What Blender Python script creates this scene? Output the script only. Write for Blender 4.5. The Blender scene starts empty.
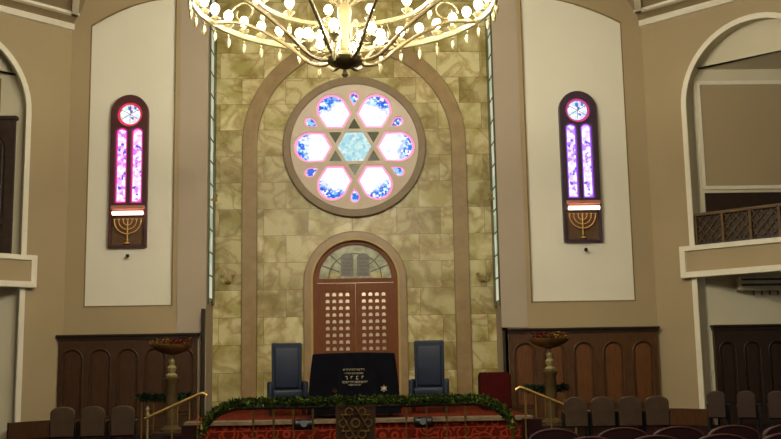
import bpy, bmesh, math, random
from mathutils import Vector, Matrix, Euler
random.seed(7)
PI = math.pi
sc = bpy.context.scene
COL = sc.collection

# ------------------------------------------------------------------ camera, world, lights, exposure
cam_d = bpy.data.cameras.new('camera')
cam = bpy.data.objects.new('camera', cam_d); COL.objects.link(cam)
sc.camera = cam
cam_d.sensor_width = 36.0; cam_d.lens = 977.0 / 781.0 * 36.0
cam_d.clip_end = 200
yaw, pitch, roll = math.radians(1.88), math.radians(8.24), math.radians(1.0)
Fv = Vector((math.sin(yaw)*math.cos(pitch), math.cos(yaw)*math.cos(pitch), math.sin(pitch)))
R0 = Fv.cross(Vector((0, 0, 1))).normalized(); U0 = R0.cross(Fv)
Rv = R0*math.cos(roll) - U0*math.sin(roll); Uv = U0*math.cos(roll) + R0*math.sin(roll)
m3 = Matrix((Rv, Uv, -Fv)).transposed()
cam.matrix_world = Matrix.Translation((0.15, 0, 1.5)) @ m3.to_4x4()

world = bpy.data.worlds.new('world'); sc.world = world; world.use_nodes = True
wb = world.node_tree.nodes['Background']
wb.inputs[0].default_value = (1.0, 0.96, 0.86, 1); wb.inputs[1].default_value = 0.16

def area(name, loc, size, energy, color, rot=(0, 0, 0)):
    l = bpy.data.lights.new(name, 'AREA'); l.shape = 'RECTANGLE'; l.size = size[0]; l.size_y = size[1]
    l.energy = energy; l.color = color
    o = bpy.data.objects.new(name, l); COL.objects.link(o); o.location = loc; o.rotation_euler = rot
    return o
area('added_hall_fill', (0, 1.5, 8.8), (9, 5), 330, (1.0, 0.93, 0.78), (math.radians(38), 0, 0))  # added fill behind the camera, standing in for unseen hall lamps
area('ark_interior_light', (0.07, 23.25, 4.1), (1.4, 0.15), 85, (1.0, 0.95, 0.85))

BULB = 255.0
sc.view_settings.view_transform = 'Standard'; sc.view_settings.look = 'None'
sc.view_settings.gamma = 1.0; sc.view_settings.use_curve_mapping = False
sc.view_settings.exposure = 0.0

# ------------------------------------------------------------------ materials
def lin(r, g, b):
    f = lambda c: (c/255/12.92) if c/255 <= 0.04045 else ((c/255+0.055)/1.055)**2.4
    return (f(r), f(g), f(b), 1)

def newmat(name):
    m = bpy.data.materials.new(name); m.use_nodes = True
    nt = m.node_tree
    return m, nt, nt.nodes['Principled BSDF']

def mat(name, rgb, rough=0.6, metal=0.0, var=0.12, scale=6.0, bump=0.0, bscale=60.0, spec=0.35, stretch=None):
    m, nt, p = newmat(name)
    p.inputs['Roughness'].default_value = rough; p.inputs['Metallic'].default_value = metal
    p.inputs['Specular IOR Level'].default_value = spec
    tc = nt.nodes.new('ShaderNodeTexCoord'); mp = nt.nodes.new('ShaderNodeMapping')
    nt.links.new(tc.outputs['Object'], mp.inputs[0])
    if stretch: mp.inputs['Scale'].default_value = stretch
    n = nt.nodes.new('ShaderNodeTexNoise'); n.inputs['Scale'].default_value = scale; n.inputs['Detail'].default_value = 6
    nt.links.new(mp.outputs[0], n.inputs['Vector'])
    cr = nt.nodes.new('ShaderNodeValToRGB')
    c = lin(*rgb)
    cr.color_ramp.elements[0].position = 0.3; cr.color_ramp.elements[1].position = 0.7
    cr.color_ramp.elements[0].color = tuple(x*(1-var) for x in c[:3])+(1,)
    cr.color_ramp.elements[1].color = tuple(min(1, x*(1+var)) for x in c[:3])+(1,)
    nt.links.new(n.outputs['Fac'], cr.inputs[0]); nt.links.new(cr.outputs[0], p.inputs['Base Color'])
    if bump:
        n2 = nt.nodes.new('ShaderNodeTexNoise'); n2.inputs['Scale'].default_value = bscale
        nt.links.new(mp.outputs[0], n2.inputs['Vector'])
        b = nt.nodes.new('ShaderNodeBump'); b.inputs['Strength'].default_value = bump; b.inputs['Distance'].default_value = 0.02
        nt.links.new(n2.outputs['Fac'], b.inputs['Height']); nt.links.new(b.outputs[0], p.inputs['Normal'])
    return m

def stone_mat():
    m, nt, p = newmat('marble slabs')
    N, L = nt.nodes, nt.links
    tc = N.new('ShaderNodeTexCoord'); sx = N.new('ShaderNodeSeparateXYZ'); cb = N.new('ShaderNodeCombineXYZ')
    L.new(tc.outputs['Object'], sx.inputs[0]); L.new(sx.outputs['X'], cb.inputs['X']); L.new(sx.outputs['Z'], cb.inputs['Y'])
    br = N.new('ShaderNodeTexBrick'); br.inputs['Scale'].default_value = 1.0
    br.inputs['Brick Width'].default_value = 1.05; br.inputs['Row Height'].default_value = 0.64
    br.inputs['Mortar Size'].default_value = 0.008; br.inputs['Mortar Smooth'].default_value = 0.3
    br.inputs['Color1'].default_value = lin(212, 203, 150); br.inputs['Color2'].default_value = lin(178, 166, 112)
    br.inputs['Mortar'].default_value = lin(150, 134, 88)
    L.new(cb.outputs[0], br.inputs['Vector'])
    # cloudy veining that changes direction from slab to slab
    br2 = N.new('ShaderNodeTexBrick'); br2.inputs['Scale'].default_value = 1.0
    br2.inputs['Brick Width'].default_value = 1.05; br2.inputs['Row Height'].default_value = 0.64
    br2.inputs['Mortar Size'].default_value = 0.0
    br2.inputs['Color1'].default_value = (0, 0, 0, 1); br2.inputs['Color2'].default_value = (1, 1, 1, 1)
    L.new(cb.outputs[0], br2.inputs['Vector'])
    off = N.new('ShaderNodeVectorMath'); off.operation = 'MULTIPLY_ADD'
    off.inputs[1].default_value = (7, 3, 5); L.new(br2.outputs['Color'], off.inputs[0]); L.new(cb.outputs[0], off.inputs[2])
    n1 = N.new('ShaderNodeTexNoise'); n1.inputs['Scale'].default_value = 1.5; n1.inputs['Detail'].default_value = 8
    n1.inputs['Distortion'].default_value = 0.6
    L.new(off.outputs[0], n1.inputs['Vector'])
    sub = N.new('ShaderNodeMath'); sub.operation = 'SUBTRACT'; sub.inputs[1].default_value = 0.5; L.new(n1.outputs['Fac'], sub.inputs[0])
    ab = N.new('ShaderNodeMath'); ab.operation = 'ABSOLUTE'; L.new(sub.outputs[0], ab.inputs[0])
    vr = N.new('ShaderNodeValToRGB'); e = vr.color_ramp.elements
    e[0].position = 0.0; e[0].color = lin(188, 152, 90); e[1].position = 0.07; e[1].color = (1, 1, 1, 1)
    L.new(ab.outputs[0], vr.inputs[0])
    mx = N.new('ShaderNodeMix'); mx.data_type = 'RGBA'; mx.blend_type = 'MULTIPLY'; mx.inputs['Factor'].default_value = 0.6
    L.new(br.outputs['Color'], mx.inputs['A']); L.new(vr.outputs[0], mx.inputs['B'])
    n2 = N.new('ShaderNodeTexNoise'); n2.inputs['Scale'].default_value = 1.7; n2.inputs['Detail'].default_value = 5
    L.new(off.outputs[0], n2.inputs['Vector'])
    cr = N.new('ShaderNodeValToRGB'); e = cr.color_ramp.elements
    e[0].position = 0.40; e[0].color = lin(200, 194, 136); e[1].position = 0.56; e[1].color = (1.0, 1.0, 1.0, 1)
    L.new(n2.outputs['Fac'], cr.inputs[0])
    mx2 = N.new('ShaderNodeMix'); mx2.data_type = 'RGBA'; mx2.blend_type = 'MULTIPLY'; mx2.inputs['Factor'].default_value = 0.9
    L.new(mx.outputs['Result'], mx2.inputs['A']); L.new(cr.outputs[0], mx2.inputs['B'])
    L.new(mx2.outputs['Result'], p.inputs['Base Color'])
    p.inputs['Roughness'].default_value = 0.42
    return m

def glass_mat(name, stops, strength=1.25, scale=14.0, radial=None):
    """lit stained glass: small leaded pieces, colours picked per piece; radial=(r0, r1, stops_outer)"""
    m, nt, p = newmat(name); N, L = nt.nodes, nt.links
    N.remove(p); em = N.new('ShaderNodeEmission'); em.inputs[1].default_value = strength
    L.new(em.outputs[0], N['Material Output'].inputs[0])
    tc = N.new('ShaderNodeTexCoord')
    v = N.new('ShaderNodeTexVoronoi'); v.inputs['Scale'].default_value = scale
    L.new(tc.outputs['Object'], v.inputs['Vector'])
    sp = N.new('ShaderNodeSeparateColor'); L.new(v.outputs['Color'], sp.inputs[0])
    def ramp(st):
        cr = N.new('ShaderNodeValToRGB'); cr.color_ramp.interpolation = 'CONSTANT'
        while len(cr.color_ramp.elements) < len(st): cr.color_ramp.elements.new(0.5)
        for e, (pos, c) in zip(cr.color_ramp.elements, st): e.position = pos; e.color = lin(*c)
        L.new(sp.outputs[0], cr.inputs[0]); return cr
    a = ramp(stops)
    if radial:
        ln = N.new('ShaderNodeVectorMath'); ln.operation = 'LENGTH'; L.new(tc.outputs['Object'], ln.inputs[0])
        nz = N.new('ShaderNodeTexNoise'); nz.inputs['Scale'].default_value = 5; L.new(tc.outputs['Object'], nz.inputs['Vector'])
        ad = N.new('ShaderNodeMath'); ad.operation = 'MULTIPLY_ADD'; ad.inputs[1].default_value = 0.35
        L.new(nz.outputs['Fac'], ad.inputs[0]); L.new(ln.outputs['Value'], ad.inputs[2])
        mr = N.new('ShaderNodeMapRange'); mr.inputs['From Min'].default_value = radial[0]+.175; mr.inputs['From Max'].default_value = radial[1]+.175
        L.new(ad.outputs[0], mr.inputs['Value'])
        b = ramp(radial[2])
        mx = N.new('ShaderNodeMix'); mx.data_type = 'RGBA'
        L.new(mr.outputs[0], mx.inputs['Factor']); L.new(a.outputs[0], mx.inputs['A']); L.new(b.outputs[0], mx.inputs['B'])
        L.new(mx.outputs['Result'], em.inputs[0])
    else:
        L.new(a.outputs[0], em.inputs[0])
    return m

def emit(name, rgb, s):
    m, nt, p = newmat(name)
    p.inputs['Base Color'].default_value = lin(*rgb)
    p.inputs['Emission Color'].default_value = lin(*rgb); p.inputs['Emission Strength'].default_value = s
    return m

def carpet_mat():
    m, nt, p = newmat('red patterned carpet'); N, L = nt.nodes, nt.links
    tc = N.new('ShaderNodeTexCoord')
    v = N.new('ShaderNodeTexVoronoi'); v.inputs['Scale'].default_value = 4.2; L.new(tc.outputs['Object'], v.inputs['Vector'])
    w = N.new('ShaderNodeMath'); w.operation = 'MULTIPLY'; w.inputs[1].default_value = 22; L.new(v.outputs['Distance'], w.inputs[0])
    s = N.new('ShaderNodeMath'); s.operation = 'SINE'; L.new(w.outputs[0], s.inputs[0])
    cr = N.new('ShaderNodeValToRGB'); e = cr.color_ramp.elements
    e[0].position = 0.2; e[0].color = lin(78, 20, 10); e[1].position = 0.75; e[1].color = lin(132, 50, 24)
    L.new(s.outputs[0], cr.inputs[0]); L.new(cr.outputs[0], p.inputs['Base Color'])
    p.inputs['Roughness'].default_value = 0.95; p.inputs['Specular IOR Level'].default_value = 0.1
    return m

M = {}
M['taupe'] = mat('taupe wall paint', (167, 149, 113), 0.75, var=0.03, scale=0.8, bump=0.04, bscale=40)
M['pier'] = mat('taupe with chandelier tint', (170, 156, 134), 0.7, var=0.03, scale=0.8)  # lighter pinkish tone carries the chandelier light on the pilasters
M['cream'] = mat('cream panel paint', (226, 222, 200), 0.75, var=0.02, scale=0.7)
M['trim'] = mat('cream gloss trim', (226, 220, 196), 0.5, var=0.03)
M['white'] = mat('off white plaster', (208, 199, 168), 0.75, var=0.03, scale=1.2)
M['edge'] = mat('ochre edge shade and frame', (128, 108, 66), 0.7)  # painted shade at the cream panel edges; also colours the left gallery frame
M['stone'] = stone_mat()
M['mould'] = mat('brown marble moulding', (148, 124, 84), 0.4, var=0.14, scale=4)
M['rosering'] = mat('grey brown stone ring', (132, 114, 86), 0.5, var=0.08)
M['roseplate'] = mat('pale stone tracery', (212, 198, 178), 0.7, var=0.03)
M['deadglass'] = mat('unlit dark green glass', (84, 88, 66), 0.25)
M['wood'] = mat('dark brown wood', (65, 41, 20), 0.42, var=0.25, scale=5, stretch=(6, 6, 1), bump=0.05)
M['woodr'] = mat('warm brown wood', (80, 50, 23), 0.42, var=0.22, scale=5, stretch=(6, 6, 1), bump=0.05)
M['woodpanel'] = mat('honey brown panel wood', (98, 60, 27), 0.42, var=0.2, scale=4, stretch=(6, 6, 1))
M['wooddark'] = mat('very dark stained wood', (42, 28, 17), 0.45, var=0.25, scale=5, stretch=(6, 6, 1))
M['door'] = mat('reddish mahogany', (116, 66, 28), 0.5, spec=0.2, var=0.18, scale=4, stretch=(7, 7, 1))
M['gold'] = mat('brass', (186, 156, 92), 0.42, metal=0.8, var=0.08)
M['charm'] = mat('aged brass arms', (96, 82, 50), 0.5, metal=0.3, var=0.1)
M['chgold'] = mat('pale polished brass', (100, 90, 58), 0.45, metal=0.3, var=0.06)
M['dullgold'] = mat('dull antique brass', (128, 100, 54), 0.5, metal=0.6, var=0.15)
M['woodgilt'] = mat('worn gilded wood', (98, 76, 46), 0.6, var=0.15)
M['gilt'] = mat('matt old gilt', (176, 150, 92), 0.6, var=0.08)
M['vase'] = mat('pale gilt ceramic', (140, 128, 84), 0.4, metal=0.2, var=0.1)
M['column'] = mat('mottled olive bronze', (80, 64, 36), 0.5, metal=0.3, var=0.2)
M['blue'] = mat('dark blue leather', (28, 37, 54), 0.5, var=0.12, bump=0.08)
M['velvet'] = mat('black velvet', (9, 9, 16), 0.95, var=0.3, spec=0.1)
M['thread'] = mat('gold embroidery thread', (190, 178, 146), 0.5, var=0.1)
M['redvel'] = mat('dark red velvet', (64, 13, 12), 0.9, var=0.15, spec=0.1)
M['burg'] = mat('burgundy upholstery', (48, 15, 15), 0.6, var=0.15)
M['piping'] = mat('dusty rose piping', (88, 52, 46), 0.5)
M['tan'] = mat('tan brown upholstery', (60, 43, 25), 0.6, var=0.25, scale=7)
M['tandark'] = mat('reddish brown upholstery', (52, 33, 22), 0.6, var=0.2, scale=7)
M['black'] = mat('black plastic', (16, 16, 17), 0.4)
M['lens'] = mat('dark lamp glass', (30, 34, 30), 0.1)
M['carpet'] = carpet_mat()
M['floor'] = mat('dark red floor carpet', (40, 20, 18), 0.95, var=0.2, scale=3, spec=0.1)
M['nose'] = mat('veined pale marble', (112, 98, 74), 0.4, var=0.3, scale=9)
M['leaf'] = mat('garland green', (72, 90, 28), 0.6, var=0.5, scale=9, spec=0.2)
M['leafdark'] = mat('deep green garland', (26, 46, 26), 0.6, var=0.5, scale=9, spec=0.2)
M['leafgold'] = mat('yellow green garland tip', (136, 132, 44), 0.6, var=0.4, scale=9)
M['redflower'] = mat('red petals', (120, 36, 20), 0.6, var=0.3)
M['yelflower'] = mat('yellow petals', (160, 122, 44), 0.6, var=0.3)
M['frameL'] = mat('maroon window frame', (78, 44, 44), 0.4, var=0.1)
M['frameR'] = mat('dark violet window frame', (62, 46, 58), 0.4, var=0.1)
M['nicheback'] = mat('brown niche back', (92, 68, 42), 0.5)
M['hood'] = mat('copper light hood', (190, 130, 108), 0.35, metal=0.3)
M['ac'] = mat('white appliance plastic', (196, 190, 162), 0.5)
M['vent'] = mat('dark grey vent', (66, 60, 48), 0.5)
M['screen'] = mat('carved walnut', (58, 44, 36), 0.5, var=0.25, scale=5)
M['screenin'] = mat('faded walnut infill', (70, 60, 44), 0.6, var=0.2, scale=3)
M['curtain'] = mat('cream ark curtain', (232, 226, 204), 0.8, var=0.15, scale=3)
M['lunette'] = mat('painted lunette glass', (158, 160, 124), 0.35, var=0.4, scale=6)
M['tablet'] = mat('slate grey tablet', (112, 108, 92), 0.4, var=0.1)
M['amber'] = mat('amber glass piece', (190, 170, 80), 0.3)
M['bulb'] = emit('lit bulb', (255, 246, 226), BULB)
M['crystal'] = mat('milky crystal', (160, 150, 110), 0.15, metal=0.3, var=0.1)
M['tube'] = emit('lit tube lamp', (255, 208, 188), 5.0)
W = (255, 255, 255)
M['rosepink'] = emit('pink border glass', (232, 130, 176), 0.85)
M['rosepetal'] = glass_mat('rose petal glass', [(0, (255, 253, 240)), (.5, (246, 250, 255)), (.93, (222, 226, 236))], 1.15, 20,
    (1.06, 1.22, [(0, (72, 118, 226)), (.3, (120, 190, 250)), (.5, (196, 232, 255)), (.68, (58, 92, 214)), (.82, W)]))
M['rosehex'] = glass_mat('rose centre glass', [(0, (182, 226, 232)), (.35, (206, 240, 240)), (.7, (160, 214, 226)), (.9, (226, 246, 244))], 1.0, 12)
M['rosesmall'] = glass_mat('rose teardrop glass', [(0, (70, 120, 226)), (.4, (150, 214, 250)), (.7, W), (.85, (90, 100, 220))], 1.05, 16)
M['glassL'] = glass_mat('magenta lancet glass', [(0, (255, 214, 255)), (.3, W), (.62, (226, 130, 236)), (.78, (112, 92, 206)), (.86, (250, 176, 240))], 1.15, 15)
M['glassR'] = glass_mat('violet lancet glass', [(0, (236, 214, 255)), (.3, W), (.62, (190, 140, 255)), (.80, (120, 90, 226)), (.86, (224, 196, 255))], 1.2, 15)
M['roundL'] = glass_mat('roundel glass left', [(0, W), (.4, (226, 236, 250)), (.62, (110, 110, 200)), (.76, (200, 236, 210)), (.88, (250, 210, 230))], 1.1, 15)
M['roundR'] = glass_mat('roundel glass right', [(0, W), (.4, (206, 230, 250)), (.62, (96, 120, 220)), (.76, (190, 236, 240)), (.88, (230, 210, 250))], 1.1, 15)
M['fringeL'] = emit('crimson edge glass', (214, 44, 150), 0.55)
M['fringeRedL'] = emit('red edge glass', (206, 48, 78), 0.5)
M['fringeR'] = emit('violet edge glass', (142, 70, 214), 0.6)
M['fringeRedR'] = emit('rose edge glass', (186, 60, 130), 0.55)
M['slit'] = glass_mat('pale green slit glass', [(0, (196, 200, 172)), (.3, (176, 186, 156)), (.6, (206, 206, 180)), (.85, (160, 166, 130))], 1.0, 2.2)

# ------------------------------------------------------------------ mesh helpers
def link(name, me, m, parent=None):
    me.name = name
    o = bpy.data.objects.new(name, me); COL.objects.link(o)
    if m is not None and not me.materials: me.materials.append(m)
    if parent is not None: o.parent = parent
    return o

def fin(name, bm, m, parent=None, smooth=False):
    me = bpy.data.meshes.new(name)
    bmesh.ops.recalc_face_normals(bm, faces=bm.faces)
    bm.to_mesh(me); bm.free()
    if smooth:
        for p in me.polygons: p.use_smooth = True
        try: me.set_sharp_from_angle(angle=math.radians(40))
        except Exception: pass
    return link(name, me, m, parent)

def box(bm, x0, x1, y0, y1, z0, z1, bev=0.0):
    r = bmesh.ops.create_cube(bm, size=1)
    for v in r['verts']:
        v.co = Vector(((x0+x1)/2 + v.co.x*(x1-x0), (y0+y1)/2 + v.co.y*(y1-y0), (z0+z1)/2 + v.co.z*(z1-z0)))
    if bev:
        es = list({e for v in r['verts'] for e in v.link_edges})
        bmesh.ops.bevel(bm, geom=es, offset=bev, segments=3, affect='EDGES', profile=0.5)
    return bm

def BX(*a, **k): return box(bmesh.new(), *a, **k)

def lathe(bm, prof, n=20, c=(0, 0, 0), sx=1, sy=1):
    rings = []
    for r, z in prof:
        rings.append([bm.verts.new((c[0]+r*math.cos(2*PI*i/n)*sx, c[1]+r*math.sin(2*PI*i/n)*sy, c[2]+z)) for i in range(n)])
    for a, b in zip(rings, rings[1:]):
        for i in range(n):
            bm.faces.new((a[i], a[(i+1) % n], b[(i+1) % n], b[i]))
    if prof[0][0] > 1e-4: bm.faces.new(rings[0][::-1])
    if prof[-1][0] > 1e-4: bm.faces.new(rings[-1])
    return bm

def tube(bm, pts, r, n=8, closed=False, flat=1.0):
    pts = [Vector(p) for p in pts]; N = len(pts); rings = []
    up = None
    for i, p in enumerate(pts):
        a = pts[(i-1) % N] if (closed or i > 0) else p
        b = pts[(i+1) % N] if (closed or i < N-1) else p
        t = (b-a).normalized()
        if up is None: up = Vector((0, 0, 1)) if abs(t.z) < 0.9 else Vector((1, 0, 0))
        s = t.cross(up).normalized(); u = s.cross(t).normalized(); up = u
        rr = r[i] if isinstance(r, (list, tuple)) else r
        rings.append([bm.verts.new(p + (s*math.cos(2*PI*k/n) + u*math.sin(2*PI*k/n)*flat)*rr) for k in range(n)])
    for i in range(N if closed else N-1):
        a, b = rings[i], rings[(i+1) % N]
        for k in range(n): bm.faces.new((a[k], a[(k+1) % n], b[(k+1) % n], b[k]))
    if not closed:
        bm.faces.new(rings[0][::-1]); bm.faces.new(rings[-1])
    return bm

def sphere(bm, c, r, n=12, sz=1.0):
    prof = [(max(0.0001, math.sin(PI*i/(n//2+2))*r), -math.cos(PI*i/(n//2+2))*r*sz) for i in range(n//2+3)]
    return lathe(bm, prof, n, c)

def plate(name, outer, holes, y0, y1, m, parent=None, bevel=0.0):
    """flat sheet in the local x-z plane, from depth y0 to y1, with true holes"""
    cu = bpy.data.curves.new(name, 'CURVE'); cu.dimensions = '2D'; cu.fill_mode = 'BOTH'
    th = abs(y1-y0); cu.extrude = max(0.0005, th/2 - bevel); cu.bevel_depth = bevel
    if bevel: cu.offset = -bevel
    for lp in ([outer] if outer else []) + list(holes):
        s = cu.splines.new('POLY'); s.points.add(len(lp)-1)
        for q, (a, b) in zip(s.points, lp): q.co = (a, b, 0, 1)
        s.use_cyclic_u = True
    t = bpy.data.objects.new('t', cu); COL.objects.link(t)
    bpy.context.view_layer.update()
    me = bpy.data.meshes.new_from_object(t)
    bpy.data.objects.remove(t); bpy.data.curves.remove(cu)
    yc = (y0+y1)/2
    for v in me.vertices:
        x, y, z = v.co; v.co = (x, yc - z, y)
    me.materials.clear()
    return link(name, me, m, parent)

def circ(cx, cz, r, n=48, a0=0, a1=2*PI, rz=None):
    full = abs(a1-a0-2*PI) < 1e-6
    k = n if full else n+1
    return [(cx+r*math.cos(a0+(a1-a0)*i/n), cz+(rz or r)*math.sin(a0+(a1-a0)*i/n)) for i in range(k)]

def rect(x0, x1, z0, z1): return [(x0, z0), (x1, z0), (x1, z1), (x0, z1)]
def arch(x0, x1, z0, zs, rise=None, n=28):
    c, w = (x0+x1)/2, (x1-x0)/2
    return [(x0, z0), (x1, z0)] + circ(c, zs, w, n, 0, PI, rise or w)

def tag(o, label=None, cat=None, group=None, kind=None):
    if label: o['label'] = label
    if cat: o['category'] = cat
    if group: o['group'] = group
    if kind: o['kind'] = kind
    return o
def thing(name, label, cat, loc=(0, 0, 0), rz=0, group=None):
    o = bpy.data.objects.new(name, None); COL.objects.link(o); o.empty_display_size = 0.2
    o.location = loc; o.rotation_euler = (0, 0, rz)
    return tag(o, label, cat, group)
def struct(o, label=None): o['kind'] = 'structure'; return (tag(o, label) if label else o)
def place(o, loc, rz=0): o.location = loc; o.rotation_euler = (0, 0, rz); return o
def dup(root, loc=None, rz=None, label=None, group=None):
    def cp(o, par):
        c = o.copy(); COL.objects.link(c); c.parent = par
        for ch in list(o.children): cp(ch, c)
        return c
    r = cp(root, None)
    if loc is not None: r.location = loc
    if rz is not None: r.rotation_euler = (0, 0, rz)
    if label: r['label'] = label
    if group: r['group'] = group
    return r

# ------------------------------------------------------------------ room shell
S = 2**-.5
CL, CR = (-6.43, 22.0, 0.0), (6.87, 22.0, 0.0)   # corners where the slanting walls begin
RL, RR = math.radians(45), math.radians(-45)
SIDE = {'left': (CL, RL, -1), 'right': (CR, RR, 1)}
CX = 0.07                                         # axis of the ark

def panel_outline(side):
    if side == 'left': xo, xi, zb = -6.0, -4.03, 2.80
    else: xo, xi, zb = 6.40, 4.02, 2.75
    pts = [(xo, zb), (xi, zb)]
    for i in range(15):
        u = 1-i/14
        pts.append((xo+(xi-xo)*u, 9.33 + 0.66*(1-(1-u)**2)))
    return pts

struct(fin('floor', BX(-13, 13, -3, 26, -0.2, 0), M['floor']))
struct(plate('wall_niche_left', rect(-6.43, -3.30, 0, 11.6), [panel_outline('left')], 22.0, 22.07, M['taupe']))
struct(plate('wall_niche_right', rect(3.35, 6.87, 0, 11.6), [panel_outline('right')], 22.0, 22.07, M['taupe']))
struct(fin('wall_backing_left', BX(-6.43, -3.30, 22.071, 22.12, 0, 11.6), M['cream']))
struct(fin('wall_backing_right', BX(3.35, 6.87, 22.071, 22.12, 0, 11.6), M['cream']))
# pilaster strips that frame the apse, chandelier light put into their pinkish tone
struct(fin('trim_1', BX(-3.93, -3.28, 21.965, 22.0, 2.20, 11.6), M['pier']))
struct(fin('trim_2', BX(3.33, 3.92, 21.965, 22.0, 2.20, 11.6), M['pier']))
# thin ochre line painting in the edge shade round each recessed cream panel
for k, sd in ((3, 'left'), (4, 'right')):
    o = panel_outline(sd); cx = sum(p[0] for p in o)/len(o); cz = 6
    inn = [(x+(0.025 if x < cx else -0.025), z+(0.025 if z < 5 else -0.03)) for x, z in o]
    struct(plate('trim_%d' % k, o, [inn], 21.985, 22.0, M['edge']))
# the stone wall has real openings for the rose window and the ark
struct(plate('wall_back', rect(-3.4, 3.45, 0, 11.6),
             [circ(CX, 6.6, 1.56, 64), arch(CX-.97, CX+.97, 0.3, 3.39, .97)], 23.0, 23.12, M['stone']))
struct(fin('wall_outer', BX(-3.4, 3.45, 23.62, 23.72, 0, 11.6), M['white']))
struct(fin('ceiling_centre', BX(-6.9, 7.0, -3, 24, 11.6, 11.7), M['taupe']))

# return walls of the apse with the slit windows
for sd, X0, X1, zb in (('left', -3.40, -3.28, 2.95), ('right', 3.35, 3.47, 2.80)):
    struct(fin('wall_return_'+sd, BX(X0, X1, 22.0, 23.0, 0, 11.6), M['pier']))
    xf = X1 if sd == 'left' else X0
    dx = 0.02 if sd == 'left' else -0.02
    w = thing('window_2' if sd == 'left' else 'window_3', 'tall narrow pale green glass slit beside the stone wall, %s side of the ark wall' % sd, 'window', (xf, 22.5, zb))
    del w['category']; w['kind'] = 'structure'
    g = bmesh.new(); box(g, min(0, dx), max(0, dx), -0.30, 0.22, 0, 8.4); fin('glass', g, M['slit'], w)
    f = bmesh.new()
    box(f, min(0, 2.4*dx), max(0, 2.4*dx), 0.20, 0.46, -0.1, 8.4)
    box(f, min(0, 1.6*dx), max(0, 1.6*dx), -0.36, -0.29, -0.1, 8.4)
    for k in range(16): box(f, min(0, 1.8*dx), max(0, 1.8*dx), -0.3, 0.22, k*0.53, k*0.53+0.035)
    fin('window_frame', f, M['deadglass'], w)

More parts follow.
